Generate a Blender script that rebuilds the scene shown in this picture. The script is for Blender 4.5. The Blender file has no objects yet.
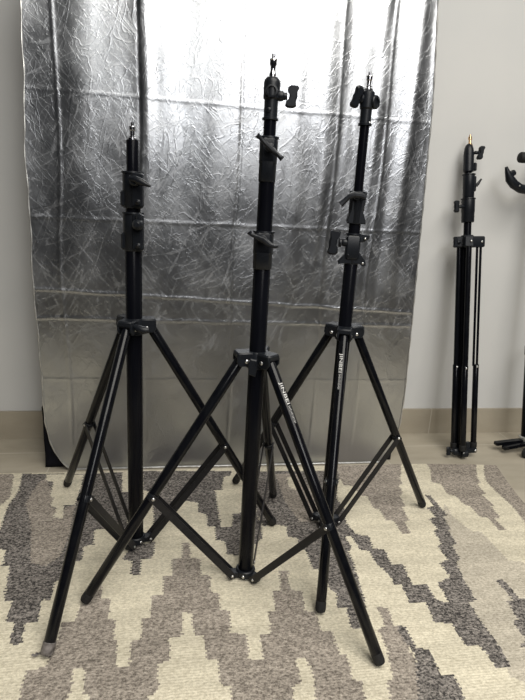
import bpy, math, random
from mathutils import Vector, Matrix, noise
C = bpy.context.scene.collection
random.seed(4)
PI = math.pi

# ---------------------------------------------------------------- helpers
class MB:
    """collects shapes and links them as ONE mesh object"""
    def __init__(s): s.v = []; s.f = []; s.m = []
    def add(s, vs, fs, mi=0):
        b = len(s.v); s.v += [tuple(v) for v in vs]
        s.f += [tuple(b+i for i in f) for f in fs]; s.m += [mi]*len(fs)
    def tube(s, p0, p1, r0, r1=None, seg=20, bev=0.0):
        p0 = Vector(p0); p1 = Vector(p1); r1 = r0 if r1 is None else r1
        L = (p1-p0).length
        prof = [(0, r0), (L, r1)]
        if bev > 0: prof = [(0, r0-bev), (bev*.35, r0-bev*.3), (bev, r0), (L-bev, r1), (L-bev*.35, r1-bev*.3), (L, r1-bev)]
        s.lathe(p0, p1-p0, prof, seg)
    def lathe(s, o, d, prof, seg=24):
        o = Vector(o); d = Vector(d).normalized()
        a = d.orthogonal().normalized(); b = d.cross(a)
        vs = []; fs = []
        for t, r in prof:
            for k in range(seg):
                w = 2*PI*k/seg
                vs.append(o + d*t + (a*math.cos(w)+b*math.sin(w))*r)
        n = len(prof)
        for i in range(n-1):
            for k in range(seg):
                k2 = (k+1) % seg
                fs.append((i*seg+k, i*seg+k2, (i+1)*seg+k2, (i+1)*seg+k))
        fs.append(tuple(range(seg-1, -1, -1))); fs.append(tuple((n-1)*seg+k for k in range(seg)))
        s.add(vs, fs)
    def path(s, pts, r, seg=10):
        pts = [Vector(p) for p in pts]; rr = r if isinstance(r, (list, tuple)) else [r]*len(pts)
        vs = []; fs = []; a = None
        for i, p in enumerate(pts):
            t = (pts[min(i+1, len(pts)-1)]-pts[max(i-1, 0)]).normalized()
            a = (t.orthogonal() if a is None else a - t*a.dot(t)).normalized(); b = t.cross(a)
            for k in range(seg):
                w = 2*PI*k/seg; vs.append(p+(a*math.cos(w)+b*math.sin(w))*rr[i])
        for i in range(len(pts)-1):
            for k in range(seg):
                k2 = (k+1) % seg; fs.append((i*seg+k, i*seg+k2, (i+1)*seg+k2, (i+1)*seg+k))
        fs.append(tuple(range(seg-1, -1, -1))); fs.append(tuple((len(pts)-1)*seg+k for k in range(seg)))
        s.add(vs, fs)
    def prism(s, pts2, o, ex, ey, ez, th, bev=0.0):
        """outline in the ex/ey plane, centred thickness th along ez, chamfered rim"""
        o = Vector(o); ex = Vector(ex).normalized(); ey = Vector(ey).normalized(); ez = Vector(ez).normalized()
        n = len(pts2); cx = sum(p[0] for p in pts2)/n; cy = sum(p[1] for p in pts2)/n
        def ring(z, ins):
            out = []
            for x, y in pts2:
                dx, dy = x-cx, y-cy; l = math.hypot(dx, dy) or 1
                k = max(0, 1-ins/l); out.append(o+ex*(cx+dx*k)+ey*(cy+dy*k)+ez*z)
            return out
        rs = [ring(-th/2, bev), ring(-th/2+bev, 0), ring(th/2-bev, 0), ring(th/2, bev)] if bev > 0 else [ring(-th/2, 0), ring(th/2, 0)]
        vs = [v for r in rs for v in r]; fs = []
        for i in range(len(rs)-1):
            for k in range(n):
                k2 = (k+1) % n; fs.append((i*n+k, i*n+k2, (i+1)*n+k2, (i+1)*n+k))
        fs.append(tuple(range(n-1, -1, -1))); fs.append(tuple((len(rs)-1)*n+k for k in range(n)))
        s.add(vs, fs)
    def box(s, c, sx, sy, sz, ex=(1,0,0), ey=(0,1,0), bev=0.0015):
        ex = Vector(ex).normalized(); ey = Vector(ey); ey = (ey-ex*ey.dot(ex)).normalized()
        h, w = sx/2, sy/2; b = min(bev*1.2, h*.5, w*.5)
        pts = [(-h+b,-w),(h-b,-w),(h,-w+b),(h,w-b),(h-b,w),(-h+b,w),(-h,w-b),(-h,-w+b)]
        s.prism(pts, c, ex, ey, ex.cross(ey), sz, min(bev, sz*.3))
    def build(s, name, mat, parent=None, smooth=35):
        me = bpy.data.meshes.new(name); me.from_pydata(s.v, [], s.f)
        for m in (mat if isinstance(mat, (list, tuple)) else [mat]): me.materials.append(m)
        if any(s.m): me.polygons.foreach_set('material_index', s.m)
        me.validate(); me.update()
        import bmesh
        bm = bmesh.new(); bm.from_mesh(me); bmesh.ops.recalc_face_normals(bm, faces=bm.faces); bm.to_mesh(me); bm.free()
        if smooth:
            me.polygons.foreach_set('use_smooth', [True]*len(me.polygons))
            me.set_sharp_from_angle(angle=math.radians(smooth))
        o = bpy.data.objects.new(name, me); C.objects.link(o); o.parent = parent
        return o

def thing(name, label, cat, loc=(0,0,0), group=None):
    o = bpy.data.objects.new(name, None); C.objects.link(o); o.location = loc; o.empty_display_size = .05
    o['label'] = label; o['category'] = cat
    if group: o['group'] = group
    return o
def structure(o): o['kind'] = 'structure'; return o

# ---------------------------------------------------------------- materials
def newmat(name, col, rough=.5, metal=0., spec=.5):
    m = bpy.data.materials.new(name); m.use_nodes = True; nt = m.node_tree; b = nt.nodes['Principled BSDF']
    b.inputs['Base Color'].default_value = (*col, 1); b.inputs['Roughness'].default_value = rough
    b.inputs['Metallic'].default_value = metal; b.inputs['Specular IOR Level'].default_value = spec
    return m, nt, b
def nd(nt, t, **kw):
    n = nt.nodes.new(t)
    for k, v in kw.items():
        if k in n.inputs.keys() if hasattr(n.inputs, 'keys') else False: n.inputs[k].default_value = v
        else: setattr(n, k, v)
    return n
def noisy(nt, b, scale, c0, c1, rough=None, bump=0., detail=4., coord='Object', stretch=(1,1,1), dist=.002, lo=.35, hi=.65):
    tc = nt.nodes.new('ShaderNodeTexCoord'); mp = nt.nodes.new('ShaderNodeMapping'); mp.inputs['Scale'].default_value = stretch
    n = nt.nodes.new('ShaderNodeTexNoise'); n.inputs['Scale'].default_value = scale; n.inputs['Detail'].default_value = detail
    r = nt.nodes.new('ShaderNodeValToRGB'); r.color_ramp.elements[0].color = (*c0,1); r.color_ramp.elements[1].color = (*c1,1)
    r.color_ramp.elements[0].position = lo; r.color_ramp.elements[1].position = hi
    nt.links.new(tc.outputs[coord], mp.inputs[0]); nt.links.new(mp.outputs[0], n.inputs['Vector']); nt.links.new(n.outputs[0], r.inputs[0])
    nt.links.new(r.outputs[0], b.inputs['Base Color'])
    if bump:
        bp = nt.nodes.new('ShaderNodeBump'); bp.inputs['Strength'].default_value = bump; bp.inputs['Distance'].default_value = dist
        nt.links.new(n.outputs[0], bp.inputs['Height']); nt.links.new(bp.outputs[0], b.inputs['Normal'])
    return n, r, mp

M = {}
M['tube'], nt, b = newmat('black_anodised_aluminium', (.006,.0065,.009), .25, 0, .10)
noisy(nt, b, 60, (.0028,.003,.005), (.005,.0055,.0075), stretch=(1,1,.15))
M['leg'], nt, b = newmat('black_painted_tube', (.007,.008,.010), .17, 0, .24)
noisy(nt, b, 80, (.003,.0033,.005), (.0055,.006,.0075), stretch=(1,1,.3))
M['cast'], nt, b = newmat('charcoal_nylon_casting', (.008,.01,.013), .38, 0, .30)
noisy(nt, b, 400, (.006,.0073,.010), (.010,.0120,.016), bump=.12, dist=.0005)
M['strip'], nt, b = newmat('black_flat_steel_strip', (.012,.012,.014), .42, 0, .3)
noisy(nt, b, 120, (.006,.006,.008), (.012,.012,.014))
M['rubber'], nt, b = newmat('black_rubber', (.012,.012,.013), .7, 0, .3)
noisy(nt, b, 200, (.009,.009,.010), (.018,.018,.018))
M['chrome'], nt, b = newmat('polished_steel', (.75,.75,.76), .16, 1)
noisy(nt, b, 90, (.42,.42,.44), (.6,.6,.62))
M['brass'], nt, b = newmat('brass', (.72,.50,.28), .28, 1)
noisy(nt, b, 90, (.62,.42,.24), (.80,.56,.32))
M['rivet'], nt, b = newmat('bright_rivet', (.6,.6,.6), .3, 1)
noisy(nt, b, 300, (.5,.5,.5), (.72,.72,.72))
M['ink'], nt, b = newmat('white_printed_lettering', (.75,.75,.72), .5)
noisy(nt, b, 500, (.6,.6,.58), (.8,.8,.78))
M['tape'], nt, b = newmat('worn_grey_tape', (.2,.19,.19), .5)
noisy(nt, b, 90, (.03,.026,.024), (.22,.20,.19), bump=.3)

# silver backdrop: crumpled metallised fabric
M['silver'], nt, b = newmat('crumpled_silver_fabric', (.46,.475,.50), .33, 1)
tc = nt.nodes.new('ShaderNodeTexCoord')
L = nt.links.new
def vmap(scale, rot=0.):
    mp = nt.nodes.new('ShaderNodeMapping'); mp.vector_type = 'TEXTURE'; mp.inputs['Scale'].default_value = tuple(1/q for q in scale); mp.inputs['Rotation'].default_value = (0, rot, 0)
    L(tc.outputs['Object'], mp.inputs[0]); return mp.outputs[0]
def mth(op, a, c=None, c2=None):
    n = nt.nodes.new('ShaderNodeMath'); n.operation = op
    for i, q in enumerate((a, c, c2)):
        if q is None: continue
        if isinstance(q, (int, float)): n.inputs[i].default_value = q
        else: L(q, n.inputs[i])
    return n.outputs[0]
def ntex(vec, scale, detail=3, rough=.5, distn=0.):
    n = nt.nodes.new('ShaderNodeTexNoise'); L(vec, n.inputs['Vector']); n.inputs['Scale'].default_value = scale
    n.inputs['Detail'].default_value = detail; n.inputs['Roughness'].default_value = rough; n.inputs['Distortion'].default_value = distn
    return n.outputs[0]
def ridged(vec, scale, width, distn=.6, detail=2):
    # thin ridge lines where a noise crosses its middle value: crease marks
    q = ntex(vec, scale, detail, .55, distn)
    return mth('SUBTRACT', 1.0, mth('MINIMUM', 1.0, mth('DIVIDE', mth('ABSOLUTE', mth('SUBTRACT', q, .5)), width)))
c1 = ridged(vmap((1,1,.38), .25), 13, .012)
c2 = ridged(vmap((1.8,1,.5), .8), 19, .016)
c3 = ridged(vmap((1.7,1,.55), -.7), 23, .018)
c4 = ridged(vmap((.8,1,1.4), .3), 42, .03)
fine = ntex(vmap((1,1,.7)), 55, 5, .62, .4)
mid = ntex(vmap((1.5,1,.55)), 13, 4, .55, .5)
h = mth('ADD', mth('ADD', mth('MULTIPLY', c1, .26), mth('MULTIPLY', c2, .24)), mth('ADD', mth('ADD', mth('MULTIPLY', c3, .20), mth('MULTIPLY', c4, .04)), mth('ADD', mth('MULTIPLY', fine, .65), mth('MULTIPLY', mid, .42))))
bp = nt.nodes.new('ShaderNodeBump'); bp.inputs['Strength'].default_value = .20; bp.inputs['Distance'].default_value = .0035
L(h, bp.inputs['Height']); L(bp.outputs[0], b.inputs['Normal'])
s1 = ridged(vmap((1,1,.13), .45), 20, .010, .15)
s2 = ridged(vmap((1,1,.13), -.7), 24, .010, .15)
s3 = ridged(vmap((1,1,.13), 1.2), 22, .010, .15)
haze = mth('MULTIPLY', mth('MAXIMUM', 0.0, mth('SUBTRACT', ntex(vmap((1,1,.8)), 9, 5, .6), .42)), .38)
rr = mth('ADD', mth('ADD', .275, haze), mth('MULTIPLY', mth('MAXIMUM', mth('MAXIMUM', s1, s2), s3), .11)); L(rr, b.inputs['Roughness'])
M['silver_bind'], nt, b = newmat('silver_edge_binding', (.6,.6,.58), .4, .85)
noisy(nt, b, 60, (.5,.5,.48), (.7,.7,.68), bump=.3)
M['blackcloth'], nt, b = newmat('black_backing_cloth', (.004,.004,.007), .85, 0, .2)
noisy(nt, b, 40, (.003,.003,.006), (.006,.006,.010), bump=.3)

# wall, floor, baseboard
M['wall'], nt, b = newmat('white_wall_paint', (.58,.58,.57), .85, 0, .2)
noisy(nt, b, 3.0, (.565,.57,.565), (.60,.60,.59), detail=6, bump=.08, dist=.002)
def tile(name, c0, c1, grout, w, hgt, ox, oy, rough, mortar=.0022, plane='XY'):
    m, nt, b = newmat(name, c0, rough, 0, .4)
    tc = nt.nodes.new('ShaderNodeTexCoord'); mp = nt.nodes.new('ShaderNodeMapping'); L = nt.links.new
    mp.inputs['Location'].default_value = (ox, oy, 0)
    if plane == 'XZ': mp.inputs['Rotation'].default_value = (-PI/2, 0, 0)
    L(tc.outputs['Object'], mp.inputs[0])
    br = nt.nodes.new('ShaderNodeTexBrick'); br.offset = 0; br.inputs['Scale'].default_value = 1
    br.inputs['Brick Width'].default_value = w; br.inputs['Row Height'].default_value = hgt
    br.inputs['Mortar Size'].default_value = mortar; br.inputs['Mortar Smooth'].default_value = .3
    L(mp.outputs[0], br.inputs['Vector'])
    n = nt.nodes.new('ShaderNodeTexNoise'); n.inputs['Scale'].default_value = 5; n.inputs['Detail'].default_value = 8
    mpn = nt.nodes.new('ShaderNodeMapping'); mpn.inputs['Scale'].default_value = (1, 3, 2); L(tc.outputs['Object'], mpn.inputs[0]); L(mpn.outputs[0], n.inputs['Vector'])
    r = nt.nodes.new('ShaderNodeValToRGB'); r.color_ramp.elements[0].color = (*c0,1); r.color_ramp.elements[1].color = (*c1,1)
    r.color_ramp.elements[0].position = .35; r.color_ramp.elements[1].position = .68
    L(n.outputs[0], r.inputs[0])
    L(r.outputs[0], br.inputs['Color1']); L(r.outputs[0], br.inputs['Color2']); br.inputs['Mortar'].default_value = (*grout,1)
    L(br.outputs['Color'], b.inputs['Base Color'])
    return m

def yarn(name, base, fleck, lo, hi, k=0):
    m, nt, b = newmat(name, base, .95, 0, .1); L = nt.links.new
    tc = nt.nodes.new('ShaderNodeTexCoord'); mp = nt.nodes.new('ShaderNodeMapping'); mp.inputs['Scale'].default_value = (1, 1.5, 1)
    L(tc.outputs['Object'], mp.inputs[0])
    n = nt.nodes.new('ShaderNodeTexNoise'); n.inputs['Scale'].default_value = 170; n.inputs['Detail'].default_value = 3; n.inputs['Roughness'].default_value = .75
    L(mp.outputs[0], n.inputs['Vector'])
    r = nt.nodes.new('ShaderNodeValToRGB'); r.color_ramp.elements[0].color = (*base,1); r.color_ramp.elements[1].color = (*fleck,1)
    r.color_ramp.elements[0].position = lo; r.color_ramp.elements[1].position = hi; L(n.outputs[0], r.inputs[0])
    # slow colour drift between wool batches
    n2 = nt.nodes.new('ShaderNodeTexNoise'); n2.inputs['Scale'].default_value = 7; n2.inputs['Detail'].default_value = 4
    mp2 = nt.nodes.new('ShaderNodeMapping'); mp2.inputs['Scale'].default_value = (.5, 3, 1); L(tc.outputs['Object'], mp2.inputs[0]); L(mp2.outputs[0], n2.inputs['Vector'])
    hs = nt.nodes.new('ShaderNodeHueSaturation'); mr = nt.nodes.new('ShaderNodeMapRange'); mr.inputs['To Min'].default_value = .86; mr.inputs['To Max'].default_value = 1.14
    mr.inputs['From Min'].default_value = .3; mr.inputs['From Max'].default_value = .7
    L(n2.outputs[0], mr.inputs[0]); L(mr.outputs[0], hs.inputs['Value']); L(r.outputs[0], hs.inputs['Color']); L(hs.outputs[0], b.inputs['Base Color'])
    wv = nt.nodes.new('ShaderNodeTexWave'); wv.bands_direction = 'Y'; wv.inputs['Scale'].default_value = 55; wv.inputs['Distortion'].default_value = 2.0; wv.inputs['Detail'].default_value = 2
    L(tc.outputs['Object'], wv.inputs['Vector'])
    ad = nt.nodes.new('ShaderNodeMath'); ad.operation = 'MULTIPLY_ADD'; ad.inputs[1].default_value = 1.5; L(n.outputs[0], ad.inputs[0]); L(wv.outputs['Fac'], ad.inputs[2])
    bp = nt.nodes.new('ShaderNodeBump'); bp.inputs['Strength'].default_value = .35; bp.inputs['Distance'].default_value = .0012; L(ad.outputs[0], bp.inputs['Height']); L(bp.outputs[0], b.inputs['Normal'])
    return m
YARN = [yarn('cream_wool', (.42,.38,.285), (.74,.685,.545), .30, .66),
        yarn('charcoal_wool', (.030,.028,.028), (.40,.365,.33), .40, .70),
        yarn('taupe_wool', (.105,.090,.076), (.50,.445,.38), .34, .68),
        yarn('oatmeal_wool', (.30,.27,.215), (.60,.55,.455), .32, .68)]
CODE = {'C': 0, 'D': 1, 'T': 2, 'L': 3}

# ---------------------------------------------------------------- camera (52.5 cm wide sensor frame maths: focal = frame width)
CAMH = 0.8145; pitch = math.radians(15.337); roll = math.radians(3.307)
cam = bpy.data.objects.new('camera', bpy.data.cameras.new('camera')); C.objects.link(cam)
cd = cam.data; cd.sensor_fit = 'HORIZONTAL'; cd.sensor_width = 36; cd.lens = 36*1.0; cd.clip_start = .02
cam.matrix_world = Matrix.Translation((0,0,CAMH)) @ Matrix.Rotation(PI/2-pitch, 4, 'X') @ Matrix.Rotation(roll, 4, 'Z')
bpy.context.scene.camera = cam

# ---------------------------------------------------------------- setting; wall frame: W(s, off, z)
WP = Vector((-0.767, 1.657, 0)); WD = Vector((.9859,.1676,0)).normalized(); WN = Vector((WD.y, -WD.x, 0))
def W(s, off, z=0.): return WP + WD*s + WN*off + Vector((0,0,z))
WMAT = Matrix.Translation(WP) @ Matrix(((WD.x,WN.x*-1,0,0),(WD.y,-WN.y,0,0),(0,0,1,0),(0,0,0,1)))   # local x along wall, local y into wall
def wallobj(o): o.matrix_world = WMAT; return o
mb = MB(); mb.box((0.6,.05,1.3), 6.0, .1, 2.6, bev=.0005); wallobj(structure(mb.build('wall_back', M['wall'])))
mb = MB(); mb.box((0.6,-.75,-.025), 6.0, 1.70, .05, bev=.0005)
FL = tile('beige_porcelain_floor_tile', (.34,.305,.24), (.42,.38,.305), (.50,.465,.39), .55, .55, -.095+.0, .117, .42)
wallobj(structure(mb.build('floor', FL)))
# skirting tiles
mb = MB(); mb.box((0.6,-.005,.05), 6.0, .010, .1, bev=.002)
BB = tile('beige_skirting_tile', (.31,.275,.215), (.38,.34,.27), (.46,.42,.35), .55, 3.0, -.347, .5, .45, plane='XZ')
wallobj(structure(mb.build('baseboard_back', BB)))

# ---------------------------------------------------------------- rug
RUG = [
('T', [(-0.119,0.254),(0.005,0.261),(0.032,0.395),(0.018,0.434),(-0.035,0.495)]),
('D', [(0.029,0.262),(0.097,0.265),(0.207,0.271),(0.318,0.264),(0.33,0.382),(0.389,0.385),(0.397,0.516),(0.359,0.522),(0.364,0.575),(0.322,0.555),(0.279,0.561),(0.288,0.622),(0.263,0.624),(0.27,0.68),(0.25,0.682),(0.255,0.742),(0.225,0.74),(0.227,0.8),(0.21,0.798),(0.215,0.861),(0.194,0.86),(0.199,0.913),(0.177,0.91),(0.175,0.858),(0.156,0.854),(0.152,0.799),(0.135,0.794),(0.122,0.731),(0.115,0.683),(0.094,0.683),(0.098,0.678),(0.089,0.626),(0.075,0.621),(0.03,0.617),(0.023,0.542),(0.052,0.544),(0.049,0.516),(0.041,0.469),(0.04,0.411),(0.045,0.359)]),
('T', [(0.103,0.29),(0.134,0.365),(0.148,0.41),(0.152,0.448),(0.168,0.462),(0.167,0.5),(0.191,0.506),(0.188,0.455),(0.213,0.444),(0.222,0.585),(0.217,0.658),(0.194,0.692),(0.158,0.678),(0.12,0.528),(0.082,0.432),(0.083,0.362),(0.089,0.312)]),
('C', [(0.098,0.269),(0.208,0.275),(0.212,0.385),(0.212,0.44),(0.184,0.442),(0.192,0.503),(0.169,0.5),(0.166,0.453),(0.151,0.446),(0.146,0.401),(0.137,0.391),(0.127,0.314),(0.108,0.305)]),
('C', [(0.32,0.255),(0.378,0.258),(0.386,0.385),(0.344,0.383),(0.325,0.337)]),
('D', [(0.381,0.261),(0.653,0.275),(0.65,0.303),(0.625,0.311),(0.616,0.387),(0.595,0.386),(0.596,0.464),(0.597,0.501),(0.599,0.571),(0.628,0.573),(0.636,0.513),(0.662,0.51),(0.699,0.513),(0.706,0.574),(0.699,0.625),(0.643,0.688),(0.604,0.685),(0.605,0.632),(0.582,0.623),(0.583,0.569),(0.564,0.564),(0.564,0.509),(0.542,0.499),(0.543,0.452),(0.517,0.441),(0.488,0.439),(0.454,0.529),(0.427,0.563),(0.421,0.47),(0.408,0.386),(0.388,0.374)]),
('D', [(0.38,0.629),(0.435,0.621),(0.428,0.682),(0.403,0.683),(0.405,0.745),(0.385,0.744),(0.383,0.689),(0.359,0.68)]),
('T', [(0.499,0.63),(0.517,0.632),(0.518,0.688),(0.54,0.693),(0.541,0.75),(0.56,0.755),(0.558,0.806),(0.576,0.812),(0.574,0.859),(0.595,0.864),(0.589,0.922),(0.62,0.928),(0.619,0.987),(0.644,0.992),(0.648,0.93),(0.67,0.93),(0.673,0.875),(0.688,0.873),(0.692,0.815),(0.712,0.813),(0.718,0.751),(0.738,0.753),(0.733,0.815),(0.757,0.82),(0.751,0.879),(0.773,0.884),(0.772,0.934),(0.792,0.938),(0.79,0.992),(0.804,0.993),(0.799,1.049),(0.815,1.054),(0.803,1.127),(0.23,1.065),(0.224,0.973),(0.256,0.968),(0.262,0.913),(0.263,0.866),(0.287,0.863),(0.29,0.826),(0.319,0.779),(0.324,0.767),(0.344,0.781),(0.43,0.807),(0.457,0.805),(0.453,0.746),(0.475,0.745),(0.474,0.689),(0.498,0.687)]),
('C', [(0.327,0.732),(0.455,0.743),(0.457,0.805),(0.433,0.805),(0.433,0.866),(0.416,0.871),(0.419,0.923),(0.4,0.924),(0.402,0.982),(0.379,0.98),(0.374,0.919),(0.366,0.916),(0.366,0.868),(0.35,0.863),(0.35,0.808),(0.329,0.806)]),
('C', [(0.498,0.861),(0.517,0.863),(0.517,0.918),(0.538,0.924),(0.539,0.979),(0.561,0.983),(0.561,1.036),(0.578,1.04),(0.577,1.103),(0.431,1.087),(0.439,1.043),(0.455,1.039),(0.453,0.979),(0.473,0.978),(0.472,0.924),(0.496,0.92)]),
('C', [(0.304,0.977),(0.325,0.979),(0.33,1.029),(0.342,1.035),(0.346,1.078),(0.311,1.074),(0.305,1.027),(0.31,1.027)]),
('C', [(0.706,0.993),(0.723,0.995),(0.729,1.02),(0.72,1.118),(0.68,1.114),(0.687,1.051),(0.703,1.05),(0.705,1.01)]),
('D', [(0.731,0.285),(1.017,0.287),(0.971,0.436),(0.952,0.515),(0.936,0.576),(0.947,0.626),(0.961,0.633),(0.936,0.691),(0.936,0.636),(0.916,0.634),(0.917,0.686),(0.906,0.693),(0.902,0.745),(0.893,0.829),(0.874,0.937),(0.834,0.937),(0.84,0.879),(0.821,0.875),(0.832,0.833),(0.819,0.819),(0.825,0.791),(0.816,0.756),(0.799,0.748),(0.8,0.691),(0.788,0.668),(0.788,0.631),(0.766,0.626),(0.77,0.578),(0.747,0.572),(0.709,0.574),(0.699,0.513)]),
('T', [(0.79,0.301),(0.87,0.305),(0.888,0.459),(0.879,0.568),(0.811,0.563),(0.79,0.463)]),
('C', [(0.824,0.322),(0.853,0.324),(0.836,0.4),(0.818,0.382)]),
('C', [(0.991,0.337),(0.99,0.38),(1.014,0.387),(1.022,0.44),(1.042,0.452),(1.037,0.51),(1.05,0.521),(0.999,0.656),(0.976,0.637),(0.947,0.626),(0.936,0.576),(0.952,0.515),(0.946,0.457),(0.969,0.379)]),
('T', [(1.004,0.252),(1.242,0.228),(1.207,0.31),(1.19,0.341),(1.178,0.384),(1.163,0.394),(1.16,0.434),(1.142,0.452),(1.136,0.506),(1.124,0.51),(1.117,0.575),(1.101,0.582),(1.096,0.633),(1.071,0.634),(1.073,0.576),(1.051,0.57),(1.051,0.52),(1.037,0.51),(1.042,0.452),(1.022,0.44),(1.014,0.387),(0.99,0.38),(0.991,0.337)]),
('T', [(1.32,0.231),(1.513,0.24),(1.455,0.345),(1.439,0.393),(1.424,0.398),(1.42,0.458),(1.403,0.457),(1.407,0.52),(1.395,0.523),(1.388,0.581),(1.368,0.587),(1.368,0.639),(1.347,0.637),(1.35,0.578),(1.33,0.573),(1.331,0.519),(1.317,0.51),(1.316,0.463),(1.295,0.45),(1.305,0.392),(1.278,0.378),(1.315,0.302)]),
('T', [(1.543,0.241),(1.657,0.231),(1.608,0.344),(1.594,0.42),(1.575,0.518),(1.567,0.653),(1.457,0.79),(1.44,0.701),(1.444,0.612),(1.461,0.527),(1.459,0.46),(1.463,0.388),(1.481,0.344)]),
('L', [(1.263,0.498),(1.251,0.574),(1.27,0.641),(1.292,0.638),(1.295,0.695),(1.296,0.762),(1.327,0.765),(1.341,0.817),(1.132,1.105),(1.094,1.072),(1.117,0.998),(1.112,0.964),(1.116,0.886),(1.135,0.817),(1.183,0.69),(1.224,0.563)]),
('D', [(0.93,0.629),(0.956,0.633),(0.978,0.637),(0.97,0.69),(0.998,0.692),(0.994,0.751),(1.022,0.754),(1.016,0.807),(1.017,0.822),(1.05,0.826),(1.046,0.864),(1.058,0.881),(1.072,0.883),(1.076,0.823),(1.116,0.805),(1.115,0.758),(1.143,0.744),(1.142,0.69),(1.157,0.684),(1.163,0.629),(1.177,0.619),(1.175,0.574),(1.2,0.564),(1.196,0.52),(1.221,0.511),(1.223,0.452),(1.238,0.453),(1.238,0.486),(1.239,0.562),(1.224,0.563),(1.215,0.625),(1.205,0.627),(1.198,0.687),(1.183,0.69),(1.173,0.749),(1.16,0.751),(1.145,0.818),(1.137,0.883),(1.117,0.887),(1.113,0.964),(1.117,0.999),(1.107,1.054),(1.077,1.052),(1.078,0.999),(1.048,0.999),(1.046,0.955),(1.05,0.94),(1.013,0.936),(1.021,0.88),(0.984,0.877),(0.99,0.821),(0.971,0.817),(0.975,0.804),(0.97,0.774),(0.957,0.742),(0.959,0.697),(0.936,0.691)]),
('T', [(0.908,0.883),(0.93,0.885),(0.924,0.936),(0.936,0.937),(0.93,0.973),(0.931,1.02),(0.918,1.063),(0.894,1.137),(0.847,1.132),(0.859,1.059),(0.872,1.055),(0.886,0.993),(0.888,0.941),(0.906,0.935)]),
('D', [(0.932,0.937),(0.947,0.939),(0.946,0.995),(0.97,0.999),(0.964,1.055),(0.989,1.058),(0.983,1.147),(0.887,1.136),(0.919,1.054),(0.936,1.009),(0.929,0.977),(0.927,0.949)]),
('D', [(1.221,0.821),(1.24,0.826),(1.24,0.885),(1.281,0.9),(1.176,1.045),(1.158,1.005),(1.173,1.004),(1.179,0.994),(1.18,0.949),(1.197,0.945),(1.206,0.892),(1.222,0.889),(1.221,0.841)]),
]

def pip(x, y, P):
    ins = False; j = len(P)-1
    for i in range(len(P)):
        xi, yi = P[i]; xj, yj = P[j]
        if (yi > y) != (yj > y) and x < (xj-xi)*(y-yi)/(yj-yi)+xi: ins = not ins
        j = i
    return ins
boxes = [(c, P, min(p[0] for p in P), max(p[0] for p in P), min(p[1] for p in P), max(p[1] for p in P)) for c, P in RUG]
DU = .0035; DV = .0045; U0, U1, V0, V1 = -.55, 1.565, .2565, 1.28
NU = int((U1-U0)/DU); NV = int((V1-V0)/DV)
def rug_pt(i, j):
    u = U0+i*DU; v = V0+j*DV
    fu = (u-U0)/(U1-U0)
    v += .024*max(0, (u-1.2)/.36)**2 * max(0, 1-j*DV/.3)            # back right corner falls away
    u += (-.012*math.sin(j*DV*7) - .042*min(1, j*DV/.25))*max(0, (u-1.2)/.36)
    z = .0034 + .0008*noise.noise(Vector((u*5, v*5, 0)))
    return (u, -v, z)
mb = MB()
mb.v = [rug_pt(i, j) for j in range(NV+1) for i in range(NU+1)]
for j in range(NV):
    rowj = (random.random()-.5)*.002 + (.0012 if j % 2 else -.0012)
    for i in range(NU):
        a = j*(NU+1)+i
        mb.f.append((a, a+1, a+NU+2, a+NU+1))
        p = mb.v[a]; x = p[0]+DU/2+rowj+(random.random()-.5)*.002; y = -p[1]+DV/2
        col = 0
        for c, P, x0, x1, y0, y1 in boxes:
            if x0 <= x <= x1 and y0 <= y <= y1 and pip(x, y, P): col = CODE[c]
        mb.m.append(col)
# rim down to the floor
rim = [j*(NU+1) for j in range(NV, 0, -1)] + list(range(NU+1)) + [j*(NU+1)+NU for j in range(1, NV+1)] + [NV*(NU+1)+i for i in range(NU-1, 0, -1)]
b0 = len(mb.v)
for q in rim: p = mb.v[q]; mb.v.append((p[0], p[1], 0.0005))
for k in range(len(rim)):
    k2 = (k+1) % len(rim); mb.f.append((rim[k], b0+k, b0+k2, rim[k2])); mb.m.append(0)
rug = wallobj(mb.build('rug', YARN, smooth=60))
rug['label'] = 'flat woven wool rug with stepped cream, taupe and charcoal pattern'; rug['category'] = 'rug'

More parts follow.
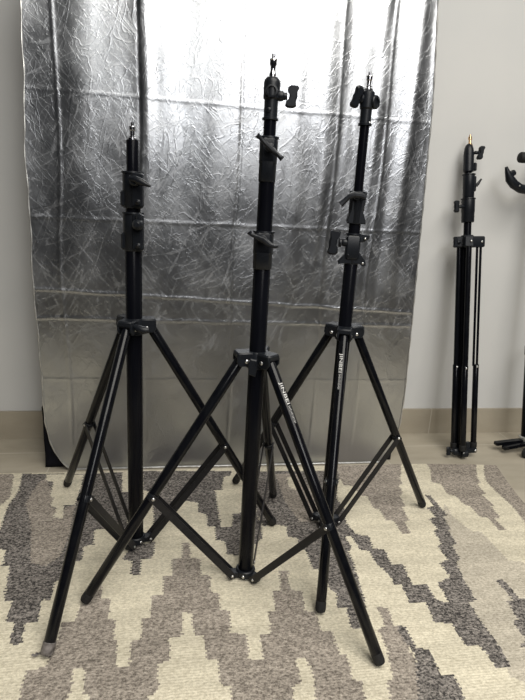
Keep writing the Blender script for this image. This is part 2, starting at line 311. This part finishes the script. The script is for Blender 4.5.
# ---------------------------------------------------------------- silver backdrop
def interp(t, tab):
    if t <= tab[0][0]: return tab[0][1]
    for (a, x), (b_, y) in zip(tab, tab[1:]):
        if t <= b_: return x+(y-x)*(t-a)/(b_-a)
    return tab[-1][1]
LEFT = [(a, b_-.004-(.010 if a < .2 else 0)) for a, b_ in [(0,.185),(.01,.168),(.03,.150),(.06,.132),(.1,.120),(.16,.109),(.25,.101),(.4,.094),(.6,.091),(.93,.091),(1.26,.102),(1.55,.105)]]
RIGHT = [(a, b_+.008) for a, b_ in [(0,1.150),(.02,1.164),(.05,1.184),(.09,1.199),(.14,1.206),(.25,1.208),(.7,1.192),(1.12,1.174),(1.37,1.152),(1.55,1.14)]]
TOPZ = 1.52; SO = .240
def g(x, w): return math.exp(-(x/w)**2)
def soff(s, z):
    N = noise.noise
    o = .006*N(Vector((s*3.2, z*1.6, 1))) + .0011*N(Vector((s*11, z*6, 5)))
    r = max(0, min(1, (s-.72)/.15)); up = max(0, min(1, (z-.35)/.5))
    w = s + .018*N(Vector((0, z*2.2, 9)))
    o += r*up*(.0085*N(Vector((w*11+3, z*.8, 21))) + .0034*N(Vector((w*29, z*1.5, 33))) + .0008*math.sin(w*80))
    o += r*up*.0022*abs(N(Vector((s*26, z*3.0, 3))))
    l = max(0, 1-r)*up
    o += l*.0014*math.sin(w*34) + l*.0010*N(Vector((s*20, z*5, 12)))
    # folding creases
    for s0, a in ((.168,.0014),(.378,.001),(.64,-.0014),(.91,.0012),(1.05,.0014)):
        o += a*(g(w-s0-.004*math.sin(z*9), .004)) 
    for z0, sl, a in ((1.068,.0,.0006),(.757,.01,.0007),(.540,-.035,.0013),(.476,.0,.0010),(.294,.0,.0006)):
        o += a*g(z-z0-sl*(s-.6)-.003*N(Vector((s*14, z0*7, 2))), .0035)
    # pleat above the upper crease
    d = s-(.377-.02*(z-1.05)+.004*math.sin(z*7))
    if z > 1.0:
        k = 1
        o += k*(.0042*g(d-.014, .016) - .0016*g(d+.003, .005))
    else:
        o += .0042*max(0, 1-(1.0-z)/.25)*g(d-.014, .016) - .0016*max(0, 1-(1.0-z)/.1)*g(d+.003, .005)
    return o
NS, NZ = 300, 400
def sheetpt(i, j, back=False):
    z = .002+(TOPZ-.002)*j/NZ
    if back: l = LEFT[4][1]-.024 if z < .15 else interp(z, LEFT); l = min(interp(z, LEFT), .084 if z < .2 else 9); r = max(interp(z, RIGHT), 1.206 if z < .15 else 0)
    else: l, r = interp(z, LEFT), interp(z, RIGHT)
    l += .0015*math.sin(z*19)+.001*math.sin(z*47)
    s = l+(r-l)*i/NS
    o = SO + soff(s, z)*min(1, .3+z*5)
    return s, o, z
sheet = thing('silver_backdrop', 'tall crumpled silver fabric backdrop hanging against the white wall', 'backdrop', (0,0,0))
sheet.matrix_world = WMAT
mb = MB()
for j in range(NZ+1):
    for i in range(NS+1):
        s, o, z = sheetpt(i, j); mb.v.append((s, -o, z))
for j in range(NZ):
    for i in range(NS):
        a = j*(NS+1)+i; mb.f.append((a, a+1, a+NS+2, a+NS+1)); mb.m.append(0)
fab = mb.build('silver_sheet', M['silver'], sheet, smooth=180)
mb = MB()
n2, m2 = 75, 100
for j in range(m2+1):
    for i in range(n2+1):
        s, o, z = sheetpt(i*NS//n2, j*NZ//m2, True); mb.v.append((s, -(SO-.020)+.3*(o-SO)*-1, z))
for j in range(m2):
    for i in range(n2):
        a = j*(n2+1)+i; mb.f.append((a, a+1, a+n2+2, a+n2+1)); mb.m.append(0)
bk = mb.build('backing_cloth', M['blackcloth'], sheet, smooth=180); bk['label'] = 'black backing cloth showing at the bottom corners'
bk.modifiers.new('thick', 'SOLIDIFY').thickness = .002
for side in (0, NS):
    mb = MB(); pts = []
    for j in range(0, NZ+1, 2):
        s, o, z = sheetpt(side, j); pts.append((s, -o-.001, z))
    mb.path(pts, [.0020+.0007*math.sin(k*.7) for k in range(len(pts))], 8); mb.build('edge_binding', M['silver_bind'], sheet)
mb = MB(); pts = [(lambda q: (q[0], -q[1]-.0008, q[2]+.0015))(sheetpt(i, 0)) for i in range(0, NS+1, 3)]
mb.path(pts, .0022, 8); mb.build('bottom_hem', M['silver_bind'], sheet)
mb = MB(); mb.tube((.09,-SO+.01,TOPZ), (1.16,-SO+.01,TOPZ), .013); mb.build('top_rod', M['silver_bind'], sheet)
# ---------------------------------------------------------------- light stands
UP = Vector((0,0,1))
def rad(a): return Vector((math.cos(a), math.sin(a), 0))
def wing(mb, o, axis, across, span, wdt, th):
    """flat two-lobed wing of a knob; axis = screw direction, across = long direction"""
    axis = Vector(axis).normalized(); across = Vector(across).normalized(); third = axis.cross(across)
    h, w = span/2, wdt/2
    pts = [(-h,-w*.55),(-h*.82,-w),(-h*.45,-w*.95),(-h*.2,-w*.55),(h*.2,-w*.55),(h*.45,-w*.95),(h*.82,-w),(h,-w*.55),
           (h,w*.55),(h*.82,w),(h*.4,w*.8),(0,w*.95),(-h*.4,w*.8),(-h*.82,w),(-h,w*.55)]
    mb.prism(pts, Vector(o)+axis*wdt*.5, across, axis, third, th, th*.28)
def knob(parent, o, axis, across, span=.034, wdt=.014, th=.009, stem=.012, rs=.0055):
    mb = MB(); o = Vector(o); axis = Vector(axis).normalized()
    mb.tube(o, o+axis*stem, rs, bev=.001, seg=14); wing(mb, o+axis*stem*.85, axis, across, span, wdt, th)
    return mb.build('wing_knob', M['cast'], parent)
def tee(parent, o, axis, across, half, r=.0036):
    mb = MB(); o = Vector(o); axis = Vector(axis).normalized(); across = Vector(across).normalized()
    mb.tube(o, o+axis*.012, .0085, .0075, bev=.0015, seg=18)
    c = o+axis*.011
    mb.path([c-across*half+axis*.004, c-across*half*.8+axis*.003, c-across*half*.3, c, c+across*half*.3, c+across*half*.8+axis*.003, c+across*half+axis*.004],
            [r*1.45, r*1.0, r*1.25, r*1.5, r*1.25, r*1.0, r*1.45], 10)
    return mb.build('tee_handle', M['cast'], parent)
def screw(parent, o, axis, r=.0045, mat='rivet', name='rivet'):
    mb = MB(); o = Vector(o); axis = Vector(axis).normalized()
    mb.lathe(o-axis*.003, axis, [(0,r*.9),(.003,r),(.0042,r*.8),(.005,r*.35)], 12)
    return mb.build(name, M[mat], parent)
def stud(parent, z0, z1, r=.0062, mat='chrome', x=0, y=0):
    mb = MB(); L = z1-z0
    mb.lathe((x,y,z0-.004), UP, [(0,r*1.5),(.006,r*1.45),(.008,r),(L*.30,r),(L*.36,r*.75),(L*.62,r*.75),(L*.68,r),(L*.84,r),(L*.86,r*1.12),(L*.9,r*1.05),(L*.91,r*.5),(L+.004,r*.5)], 20)
    return mb.build('mounting_stud', M[mat], parent)
def leg(parent, a, H, R, zf, r_piv=.034, r=.0108, t0=-.0):
    d = rad(a); p0 = d*r_piv+UP*H; p1 = d*(R+.002)+UP*(zf+.005)
    mb = MB(); ax = (p1-p0).normalized()
    mb.tube(p0, p1-ax*.006, r, bev=.001, seg=22); lg = mb.build('leg', M['leg'], parent)
    mb = MB(); mb.lathe(p1-ax*.022, ax, [(0,r*.9),(.001,r*1.02),(.016,r*1.03),(.021,r*.9),(.0235,r*.45)], 20); mb.build('foot_cap', M['rubber'], lg)
    return lg, p0, p1
def brace(parent, a, H, R, zb, t=.56, gap=.0125, wd=.0150, r_piv=.034, r=.0108, rb=.034):
    d = rad(a); tn = Vector((-d.y, d.x, 0))
    p0 = d*r_piv+UP*H; p1 = d*R+UP*(r); A = p0+(p1-p0)*t; B = d*rb+UP*zb
    ax = (A-B).normalized(); nrm = ax.cross(tn).normalized(); Lb = (A-B).length+.012
    mb = MB()
    for sg in (-1, 1): mb.box((A+B)/2+tn*sg*gap, Lb, wd, .0022, ax, nrm, bev=.0006)
    br = mb.build('brace', M['strip'], parent)
    for sg in (-1, 1):
        screw(br, A+tn*sg*(gap+.0012), tn*sg, .0038); screw(br, B+tn*sg*(gap+.0012), tn*sg, .0034)
    # clip band round the leg at the joint
    mb = MB(); la = (p1-p0).normalized(); mb.tube(A-la*.007, A+la*.007, r*1.05, seg=20, bev=.001); mb.build('joint_band', M['cast'], br)
    return A, B
def hub(parent, az, H, zt, zb, rp, rarm=.042):
    mb = MB(); mb.lathe((0,0,zb), UP, [(0,rp+.002),(.002,rp+.005),(zt-zb-.003,rp+.005),(zt-zb,rp+.003)], 28)
    for a in az:
        d = rad(a); tn = Vector((-d.y, d.x, 0))
        c = d*(rarm*.5+.006)+UP*((zt+zb)/2+.001)
        mb.box(c+UP*(zt-zb)*.28, rarm*.9, .034, (zt-zb)*.38, d, tn, bev=.003)       # top web
        for sg in (-1, 1): 
            pts = [(-rarm*.35,-.012),(rarm*.35,-.012),(rarm*.50,-.004),(rarm*.50,.006),(rarm*.42,.0135),(-rarm*.35,.0135)]
            mb.prism(pts, d*(rarm*.5+.004)+UP*(H+.001)+tn*sg*.0145, d, UP, tn, .0045, .001)   # cheeks
    hb = mb.build('leg_hub', M['cast'], parent)
    for a in az:
        d = rad(a); tn = Vector((-d.y, d.x, 0))
        for sg in (-1, 1): screw(hb, d*(rarm*.62)+UP*(H-.001)+tn*sg*.0168, tn*sg, .0042)
    return hb
def spreader(parent, az, z, rp):
    mb = MB(); mb.lathe((0,0,z-.008), UP, [(0,rp+.001),(.002,rp+.004),(.016,rp+.004),(.018,rp+.002)], 26)
    for a in az:
        d = rad(a); tn = Vector((-d.y, d.x, 0))
        mb.box(d*.026+UP*(z-.001), .028, .020, .014, d, tn, bev=.002)
    o = mb.build('spreader_collar', M['cast'], parent)
    for k, a in enumerate(az):
        a2 = a+PI/3; screw(o, rad(a2)*(rp+.0045)+UP*(z), rad(a2), .0036)
    return o
def collar(parent, z0, z1, rt, ro, front=-PI/2, style='box', side=1):
    """locking collar: sleeve, top flange, clamp block with slit towards `front`"""
    d = rad(front); tn = Vector((-d.y, d.x, 0)); h = z1-z0
    mb = MB()
    mb.lathe((0,0,z0), UP, [(0,ro*.90),(.002,ro*.96),(h*.40,ro*.96),(h*.42,ro),(h-.010,ro),(h-.004,ro*.98),(h-.003,ro*1.10),(h,ro*1.08)], 28)
    if style == 'box':
        mb.box(d*ro*.62+tn*side*ro*.62+UP*(z0+h*.5), ro*.95, ro*1.10, h*.94, d, tn, bev=.003)
        mb.box(-tn*side*ro*.75+d*ro*.2+UP*(z0+h*.25), ro*1.0, ro*.75, h*.44, d, tn, bev=.003)
    elif style == 'wedge':
        mb.box(d*ro*.72+UP*(z0+h*.68), ro*.8, ro*1.55, h*.56, d, tn, bev=.003)
        mb.prism([(ro*.95,h*.01),(ro*1.05,h*.05),(ro*1.30,h*.34),(ro*1.30,h*.44),(ro*.5,h*.44),(ro*.3,h*.01)], UP*z0, d, UP, tn, ro*1.25, .0015)
    elif style == 'flare':
        mb.prism([(-ro*1.0,0),(ro*1.25,0),(ro*1.2,h*.12),(ro*.7,h*.42),(ro*.95,h*.62),(ro*1.05,h*.98),(-ro*.7,h*.98),(-ro*.8,h*.45),(-ro*1.15,h*.10)], UP*z0+d*.002, tn*side, UP, d, ro*1.5, .002)
    return mb.build('locking_collar', M['cast'], parent)
def lettering(lg, p0, p1, r, start, toward, size, txt, faint):
    """white print running down a leg: text curve turned to mesh, standing a hair off the tube"""
    ax = (p1-p0).normalized(); nrm = Vector(toward); nrm = (nrm-ax*nrm.dot(ax)).normalized(); up = nrm.cross(ax)
    cu = bpy.data.curves.new('lettering', 'FONT'); cu.body = txt; cu.size = size; cu.extrude = .0002; cu.offset = 0; cu.align_y = 'CENTER'
    tmp = bpy.data.objects.new('tmp', cu); C.objects.link(tmp)
    dg = bpy.context.evaluated_depsgraph_get(); me = bpy.data.meshes.new_from_object(tmp.evaluated_get(dg)); bpy.data.objects.remove(tmp)
    w = 1.75*max(v.co.x for v in me.vertices)
    for v in me.vertices:
        x, y, z = v.co; x *= 1.75; th = y/r
        v.co = p0+ax*(start+x)+up*math.sin(th)*(r+.0004+z)+nrm*math.cos(th)*(r+.0004+z)
    me.materials.clear(); me.materials.append(M['ink'])
    o = bpy.data.objects.new('lettering', me); C.objects.link(o); o.parent = lg; o['label'] = 'white printed lettering'
    mb = MB(); x = start+w+.004
    for k in range(faint):                      # a finer second line, too small to read in the photo
        hh = size*(.34 if k % 3 else .5); y0 = size*.02
        vs = []
        for q, yy in ((0,-hh/2),(.0007,-hh/2),(.0007,hh/2),(0,hh/2)):
            th = (yy+y0)/r; vs.append(p0+ax*(x+q)+up*math.sin(th)*(r+.0004)+nrm*math.cos(th)*(r+.0004))
        mb.add(vs, [(0,1,2,3)]); x += .0026
    mb.build('fine_lettering', M['ink'], lg, smooth=0)

GZ = .0045
# --- left stand, lowered
X = Vector((1,0,0)); F = Vector((0,-1,0))
def tripod(name, label, x, y, az0, H, R, rp, feet=(0,0,0), zs=.010):
    t = thing(name, label, 'light stand', (x, y, 0), None)
    az = [az0+k*2*PI/3 for k in range(3)]
    legs = []
    for k, a in enumerate(az):
        legs.append(leg(t, a, H, R[k], GZ))
        brace(t, a, H, R[k], zs+.008)
    return t, az, legs

# LEFT
t, az, legs = tripod('light_stand', 'black tripod light stand on the left, shortest and lowered with two stacked collars', -.2815, 1.1100, -1.792, .547, (.3505,.3505,.3505), .018)
mb = MB(); mb.tube((0,0,.007), (0,0,.725), .0175, bev=.0015, seg=30); mb.build('outer_tube', M['tube'], t)
mb = MB(); mb.tube((0,0,.72), (0,0,.80), .0150, seg=28); mb.build('middle_tube', M['tube'], t)
mb = MB(); mb.tube((0,0,.78), (0,0,.926), .0122, bev=.001, seg=26)
top = mb.build('top_tube', M['tube'], t)
stud(t, .927, .958)
hub(t, az, .547, .566, .530, .0175); spreader(t, az, .016, .0175)
c1 = collar(t, .709, .787, .015, .0205, side=1)
mb = MB(); o = Vector((.017,-.026,.764)); mb.lathe(o, F, [(0,.011),(.008,.011),(.013,.009),(.017,.005)], 20); mb.box(o+F*.004+UP*.006+X*.002, .010, .012, .034, X, F, bev=.003); mb.build('locking_lever', M['cast'], c1)
screw(c1, (.017,-.031,.722), F, .0058, 'cast', 'screw'); screw(c1, (.017,-.0345,.722), F, .0025, 'strip', 'screw')
c2 = collar(t, .795, .866, .0122, .0205, side=1)
o = Vector((.011,-.028,.848))
mb = MB(); mb.lathe(o+F*-.004, F, [(0,.010),(.010,.010),(.013,.007)], 18)
mb.path([o+Vector((-.008,-.006,.004)), o+Vector((.004,-.010,.003)), o+Vector((.016,-.012,-.002)), o+Vector((.026,-.013,-.006)), o+Vector((.034,-.013,-.009))], [.005,.0065,.0070,.0045,.0025], 12)
mb.build('locking_lever', M['cast'], c2)
screw(c2, (.017,-.031,.808), F, .0058, 'cast', 'screw'); screw(c2, (.017,-.0345,.808), F, .0025, 'strip', 'screw')
# hub lever
hb = [c for c in t.children if c.name.startswith('leg_hub')][0]
mb = MB(); mb.path([(.006,-.030,.556),(.016,-.036,.552),(.030,-.038,.548),(.040,-.036,.549)], [.005,.0075,.0085,.006], 12); mb.build('hub_lever', M['cast'], hb)
# worn taped foot on the front leg
lg, p0, p1 = legs[0]; ax = (p1-p0).normalized()
mb = MB(); mb.lathe(p1-ax*.022, ax, [(0,.0110),(.001,.0118),(.008,.0116),(.013,.0120),(.018,.0118),(.0215,.0105),(.0225,.006)], 22)
for k in range(3): mb.box(p1+Vector((-.014-.004*k,-.002*k,.001)), .008, .004, .0015, rad(.7+k), rad(.7+k+PI/2), bev=.0003)
tp = mb.build('taped_foot', M['tape'], lg); tp['label'] = 'worn foot wrapped in frayed grey tape'

# CENTRE
t, az, legs = tripod('light_stand', 'tallest black tripod light stand in the middle, standing nearest the viewer', -.0100, 1.0145, -2.808, .518, (.3435,.3435,.3435), .018)
mb = MB(); mb.tube((0,0,.007), (0,0,.70), .0165, bev=.0015, seg=30); mb.build('outer_tube', M['tube'], t)
mb = MB(); mb.tube((0,0,.69), (0,0,.86), .0148, seg=28); mb.build('middle_tube', M['tube'], t)
mb = MB(); mb.tube((0,0,.85), (0,0,.97), .0112, seg=26); mb.build('top_tube', M['tube'], t)
hub(t, az, .518, .535, .500, .0178); spreader(t, az, .016, .0178)
hb = [c for c in t.children if c.name.startswith('leg_hub')][-1]
mb = MB(); mb.prism([(-.006,-.016),(.007,-.020),(.009,-.006),(.006,.006),(.008,.014),(-.004,.016),(-.009,.004)], (-.008,-.037,.512), X, UP, F, .010, .002)
mb.tube((-.008,-.022,.516), (-.008,-.036,.516), .006); mb.build('hub_knob', M['cast'], hb)
c1 = collar(t, .698, .769, .0148, .0190, style='wedge')
o = Vector((-.002,-.030,.756)); ac = Vector((1,0,-.30)).normalized()
mb = MB(); mb.tube(o+F*-.006, o+F*.008, .0075, bev=.0015, seg=16)
mb.path([o+F*.007+ac*q[0]+UP*q[1] for q in ((-.026,.004),(-.022,.001),(-.008,.0005),(.002,0),(.014,-.005),(.024,-.0052),(.031,-.002))], [.0048,.0034,.0045,.0065,.005,.0036,.003], 10)
mb.build('tee_handle', M['cast'], c1)
c2 = collar(t, .857, .935, .0112, .0165, style='wedge')
tee(c2, (.002,-.024,.914), F, (1,0,-.80), .0295)
mb = MB(); mb.lathe((0,0,.962), UP, [(0,.0135),(.001,.0145),(.004,.0145),(.005,.0122),(.034,.0122),(.036,.0145),(.061,.0148),(.066,.0135),(.070,.0095)], 28)
mb.lathe((0,0,1.008), F, [(.010,.0115),(.0165,.0105),(.017,.0075),(.0135,.0072),(.0132,.001)], 22)
mb.tube((.010,0,1.003), (.021,0,1.003), .0085, bev=.0015)
hd = mb.build('stud_holder', M['cast'], t)
knob(hd, (.019,0,1.003), X, (.12,0,1), span=.037, wdt=.020, th=.010, stem=.009, rs=.0062)
screw(hd, (-.003,-.0125,.978), F, .0045, 'cast', 'screw')
stud(t, 1.030, 1.069)
lg, p0, p1 = legs[1]
lettering(lg, p0, p1, .0108, .045, (.75,-1,.35), .0100, 'JINBEI', 14)

# RIGHT
t, az, legs = tripod('light_stand', 'rightmost of the three open black tripod light stands, wing knob on its left side', .1925, 1.2245, -1.702, .533, (.316,.316,.316), .016)
mb = MB(); mb.tube((0,0,.007), (0,0,.70), .0158, bev=.0015, seg=30); mb.build('outer_tube', M['tube'], t)
mb = MB(); mb.tube((0,0,.69), (0,0,.81), .0132, seg=28); mb.build('middle_tube', M['tube'], t)
mb = MB(); mb.tube((0,0,.79), (0,0,1.02), .0102, seg=26); mb.build('top_tube', M['tube'], t)
hub(t, az, .533, .551, .516, .0158); spreader(t, az, .023, .0158)
c1 = collar(t, .696, .766, .0132, .0170, style='plain')
mb = MB()
mb.prism([(-.016,0),(-.031,-.003),(-.032,.005),(-.014,.026),(.014,.026),(.030,.006),(.032,-.003),(.026,-.006),(.016,0)], (0,-.010,.699), X, UP, F, .012, .002)
mb.prism([(0,-.012),(.022,-.008),(.033,0),(.034,.007),(.026,.009),(0,.009)], (0,-.010,.756), X, UP, F, .010, .002)
mb.box((-.002,-.010,.735), .032, .020, .052, X, F, bev=.003); mb.tube((-.014,-.010,.745), (-.026,-.010,.745), .009, bev=.0015)
mb.build('clamp_block', M['cast'], c1)
screw(c1, (.0235,-.017,.756), F, .003, 'rivet', 'screw'); screw(c1, (.0235,-.017,.701), F, .003, 'rivet', 'screw'); screw(c1, (-.012,-.021,.718), F, .003, 'cast', 'screw')
knob(c1, (-.028,-.010,.744), -X, (.08,0,1), span=.056, wdt=.024, th=.014, stem=.006, rs=.010)
c2 = collar(t, .787, .857, .0102, .0175, style='flare')
o = Vector((-.006,-.022,.846)); mb = MB(); mb.tube(o+F*-.006, o+F*.006, .008, bev=.0015, seg=16)
mb.path([o+F*.005+q for q in (Vector((-.034,0,-.019)), Vector((-.028,0,-.013)), Vector((-.018,0,-.002)), Vector((-.006,0,.003)), Vector((.010,0,.002)), Vector((.020,0,-.003)))], [.0072,.0058,.006,.0078,.0065,.005], 10)
mb.build('locking_lever', M['cast'], c2)
mb = MB(); mb.lathe((0,0,.993), UP, [(0,.0145),(.004,.0148),(.005,.0122),(.032,.0122),(.035,.0150),(.058,.0155),(.066,.0145),(.071,.009)], 28)
mb.lathe((.016,-.004,1.040), Vector((.75,-.66,0)), [(-.012,.014),(.003,.014),(.005,.0125),(.005,.0085),(.002,.008),(.002,.001)], 22)
hd = mb.build('stud_holder', M['cast'], t)
knob(hd, (-.013,-.006,1.044), (-.88,-.45,.22), (-.30,.05,-1), span=.044, wdt=.018, th=.013, stem=.005, rs=.010)
screw(hd, (.008,-.0095,.998), F, .003, 'rivet', 'screw')
stud(t, 1.064, 1.098)
lg, p0, p1 = legs[0]
lettering(lg, p0, p1, .0108, .045, (-.45,-1,.35), .0100, 'JINBEI', 14)

# ---------------------------------------------------------------- folded stand leaning on the wall
def lean(t, base, topp):
    z = (Vector(topp)-Vector(base)).normalized(); x = WD-z*WD.dot(z); x.normalize(); y = z.cross(x)
    t.matrix_world = Matrix.Translation(base) @ Matrix(((x.x,y.x,z.x,0),(x.y,y.y,z.y,0),(x.z,y.z,z.z,0),(0,0,0,1)))
t = thing('light_stand', 'folded black light stand with brass stud leaning upright against the white wall', 'light stand')
lean(t, (.7190,1.6974,.004), (.6400,1.8590,1.077))
mb = MB(); mb.tube((0,0,.016), (0,0,.745), .0158, bev=.001, seg=26); mb.build('outer_tube', M['tube'], t)
mb = MB(); mb.tube((0,0,.74), (0,0,.90), .0125, seg=26); mb.build('middle_tube', M['tube'], t)
mb = MB(); mb.tube((-.004,-.001,.88), (-.004,-.001,.98), .0100, seg=26); mb.build('top_tube', M['tube'], t)
# two bright rods seen between collars are glints on the polished inner tubes
c = collar(t, .806, .884, .0125, .0215, style='plain'); knob(c, (-.021,-.010,.856), -X, UP, span=.038, wdt=.018, th=.013, stem=.020)
c = collar(t, .886, .962, .0105, .0190, style='plain')
mb = MB(); mb.box((.014,-.008,.930), .012, .014, .050, X, F, bev=.003); mb.path([(.018,-.014,.922),(.024,-.017,.930),(.029,-.018,.938),(.034,-.018,.944)], [.005,.0048,.0036,.0028], 10); mb.build('locking_lever', M['cast'], c)
mb = MB(); mb.lathe((-.003,0,.968), UP, [(0,.0135),(.003,.0165),(.060,.0165),(.075,.0145),(.084,.0115),(.090,.007)], 26)
mb.box((.016,-.004,.985), .012, .016, .026, X, F, bev=.003)
hd = mb.build('stud_holder', M['cast'], t); knob(hd, (.014,-.006,1.030), X, (.25,0,1), span=.044, wdt=.020, th=.014, stem=.014)
stud(t, 1.054, 1.088, mat='brass')
mb = MB(); mb.lathe((0,0,.722), UP, [(0,.017),(.002,.020),(.040,.020),(.042,.018)], 26)
FA = (0.0, 2.75, -1.9); RA = (.047,.024,.028)
for a, ra in zip(FA, RA):
    d = rad(a); tn = Vector((-d.y, d.x, 0)); mb.box(d*(ra*.55+.004)+UP*.742, ra+.010, .030, .036, d, tn, bev=.003)
hb = mb.build('leg_hub', M['cast'], t); knob(hb, (-.031,-.014,.740), -X, UP, span=.036, wdt=.015, th=.011, stem=.013)
screw(hb, (.046,-.0155,.742), F, .004); screw(hb, (-.008,-.042,.742), F, .004)
for a, ra in zip(FA, RA):
    d = rad(a); tn = Vector((-d.y, d.x, 0)); p0 = d*ra+UP*.735; p1 = d*ra+UP*.030
    mb = MB()
    if a == 0:
        for sg in (-1, 1): mb.tube(d*(ra-.003+.0065*sg)+UP*.735, d*(ra-.003+.0065*sg)+UP*.32, .0042, seg=14)
        mb.tube(d*ra+UP*.325, p1, .0098, bev=.001, seg=20)
    else:
        mb.tube(p0, d*ra+UP*.32, .0085, seg=18); mb.tube(d*ra+UP*.325, p1, .0105, bev=.001, seg=20)
    lg = mb.build('leg', M['leg'], t); screw(lg, d*ra+F*.0095+UP*.318, F, .0042)
    mb = MB(); mb.lathe(p1+UP*.018, -UP, [(0,.0108),(.001,.0118),(.016,.0118),(.021,.010),(.023,.005)], 18); mb.build('foot_cap', M['rubber'], lg)
mb = MB(); mb.lathe((0,0,.004), UP, [(0,.017),(.003,.021),(.026,.021),(.029,.018)], 24)
mb.box((.026,-.010,.022), .052, .014, .016, X, F, bev=.002); mb.box((.020,-.008,.040), .018, .012, .026, X, F, bev=.003); mb.box((-.020,-.006,.020), .030, .022, .022, X, F, bev=.003)
mb.tube((-.010,-.018,.014), (.012,-.018,.014), .013, seg=18)
sp = mb.build('spreader_collar', M['cast'], t); screw(sp, (.046,-.018,.022), F, .0045); screw(sp, (-.006,-.030,.020), F, .003)
knob(sp, (-.034,-.010,.024), -X, UP, span=.030, wdt=.016, th=.010, stem=.012)

# ---------------------------------------------------------------- stand cut off by the right edge, with a jaw clamp at its top
t = thing('light_stand', 'black stand at the far right edge with low folded foot bars', 'light stand')
lean(t, (.993,1.790,.0), (.897,1.884,1.014))
mb = MB(); mb.tube((0,0,.045), (0,0,.36), .0185, seg=26, bev=.001); mb.build('outer_tube', M['tube'], t)
mb = MB(); mb.tube((0,0,.35), (0,0,1.03), .0125, seg=24, bev=.001); mb.build('inner_tube', M['tube'], t)
mb = MB(); mb.lathe((0,0,.355), UP, [(0,.018),(.003,.0205),(.034,.0205),(.037,.017)], 24); c = mb.build('locking_collar', M['cast'], t)
knob(c, (.016,0,.374), X, UP)
mb = MB(); mb.lathe((0,0,.034), UP, [(0,.022),(.003,.026),(.018,.026),(.020,.023)], 24); mb.build('base_ring', M['silver_bind'], t)
WT = t.matrix_world.inverted()
for p, q in ((Vector((1.00,1.792,.040)), Vector((.862,1.762,.030))), (Vector((1.00,1.776,.036)), Vector((.885,1.744,.022))), (Vector((1.05,1.80,.040)), Vector((1.24,1.70,.012))), (Vector((1.03,1.83,.040)), Vector((1.06,1.875,.02)))):
    mb = MB(); a = WT @ p; b_ = WT @ q; zz = (WT.to_3x3() @ UP); ex = (b_-a).normalized(); ey = zz.cross(ex)
    mb.box((a+b_)/2, (b_-a).length, .018, .012, ex, ey, bev=.002); mb.build('foot_bar', M['leg'], t)
mb = MB(); o = WT @ Vector((.958,1.722,.019)); ez = WT.to_3x3() @ Vector((.6,-.8,0)); mb.lathe(o-ez*.008, ez, [(0,.015),(.003,.0185),(.013,.0185),(.016,.015)], 22); mb.build('rubber_foot', M['rubber'], t)
mb = MB(); mb.tube(o, WT @ Vector((1.02,1.79,.036)), .007); mb.build('foot_strut', M['leg'], t)

# jaw clamp held on that stand, mouth to the left
t = thing('jaw_clamp', 'black open-jawed clamp with round knob at the right edge beside the wall', 'clamp', (0,0,0))
t.matrix_world = Matrix.Translation(W(1.605, .098, .924)) @ WMAT.to_3x3().to_4x4()
# local: x along wall, z up ; seen hook tip at s ~ 1.60
mb = MB()
mb.path([(-.078,-.004,.056),(-.070,-.004,.040),(-.058,-.004,.020),(-.040,-.004,.004),(-.014,-.004,-.008),(.016,-.004,-.010),(.050,-.004,.0),(.078,-.004,.02)], [.0045,.0085,.0145,.0150,.0145,.0155,.016,.014], 14)
mb.box((-.054,-.004,.036), .018, .016, .024, (.6,0,-.8), (0,1,0), bev=.003)
jb = mb.build('jaw', M['cast'], t)
screw(jb, (-.028,-.0185,.000), F, .0032); screw(jb, (-.044,-.0175,.016), F, .0028, 'cast', 'screw')
mb = MB(); o = Vector((-.040,-.006,.088)); mb.lathe(o, X, [(0,.009),(.002,.0145),(.006,.017),(.022,.017),(.030,.015),(.032,.009),(.070,.008),(.085,.010),(.095,.010)], 24)
mb.build('clamp_knob', M['rubber'], t)
mb = MB(); mb.box((.078,.002,.045), .030, .028, .085, X, F, bev=.004); mb.build('clamp_body', M['cast'], t)

# ---------------------------------------------------------------- light
sc = bpy.context.scene
w = bpy.data.worlds.new('world'); sc.world = w; w.use_nodes = True
bg = w.node_tree.nodes['Background']; bg.inputs[0].default_value = (.80,.86,1.0,1); bg.inputs[1].default_value = .016
def area(name, loc, target, size, power, col, sy=None):
    l = bpy.data.lights.new(name, 'AREA'); l.size = size; l.energy = power; l.color = col
    if sy: l.shape = 'RECTANGLE'; l.size_y = sy
    o = bpy.data.objects.new(name, l); C.objects.link(o); o.location = loc
    o.rotation_euler = (Vector(target)-Vector(loc)).to_track_quat('-Z', 'Y').to_euler(); return o
area('main_lamp', (.95,-1.75,1.98), (.65,.9,0), 1.0, 10.5, (1,.99,.98))
area('ceiling_lamp', (.9,-.3,2.6), (.9,.1,0), 2.2, 112, (1,.96,.885))
bpy.data.lights['main_lamp'].spread = math.radians(105)
sc.view_settings.view_transform = 'Standard'; sc.view_settings.look = 'None'; sc.view_settings.exposure = 0; sc.view_settings.gamma = 1
sc.view_settings.use_curve_mapping = False
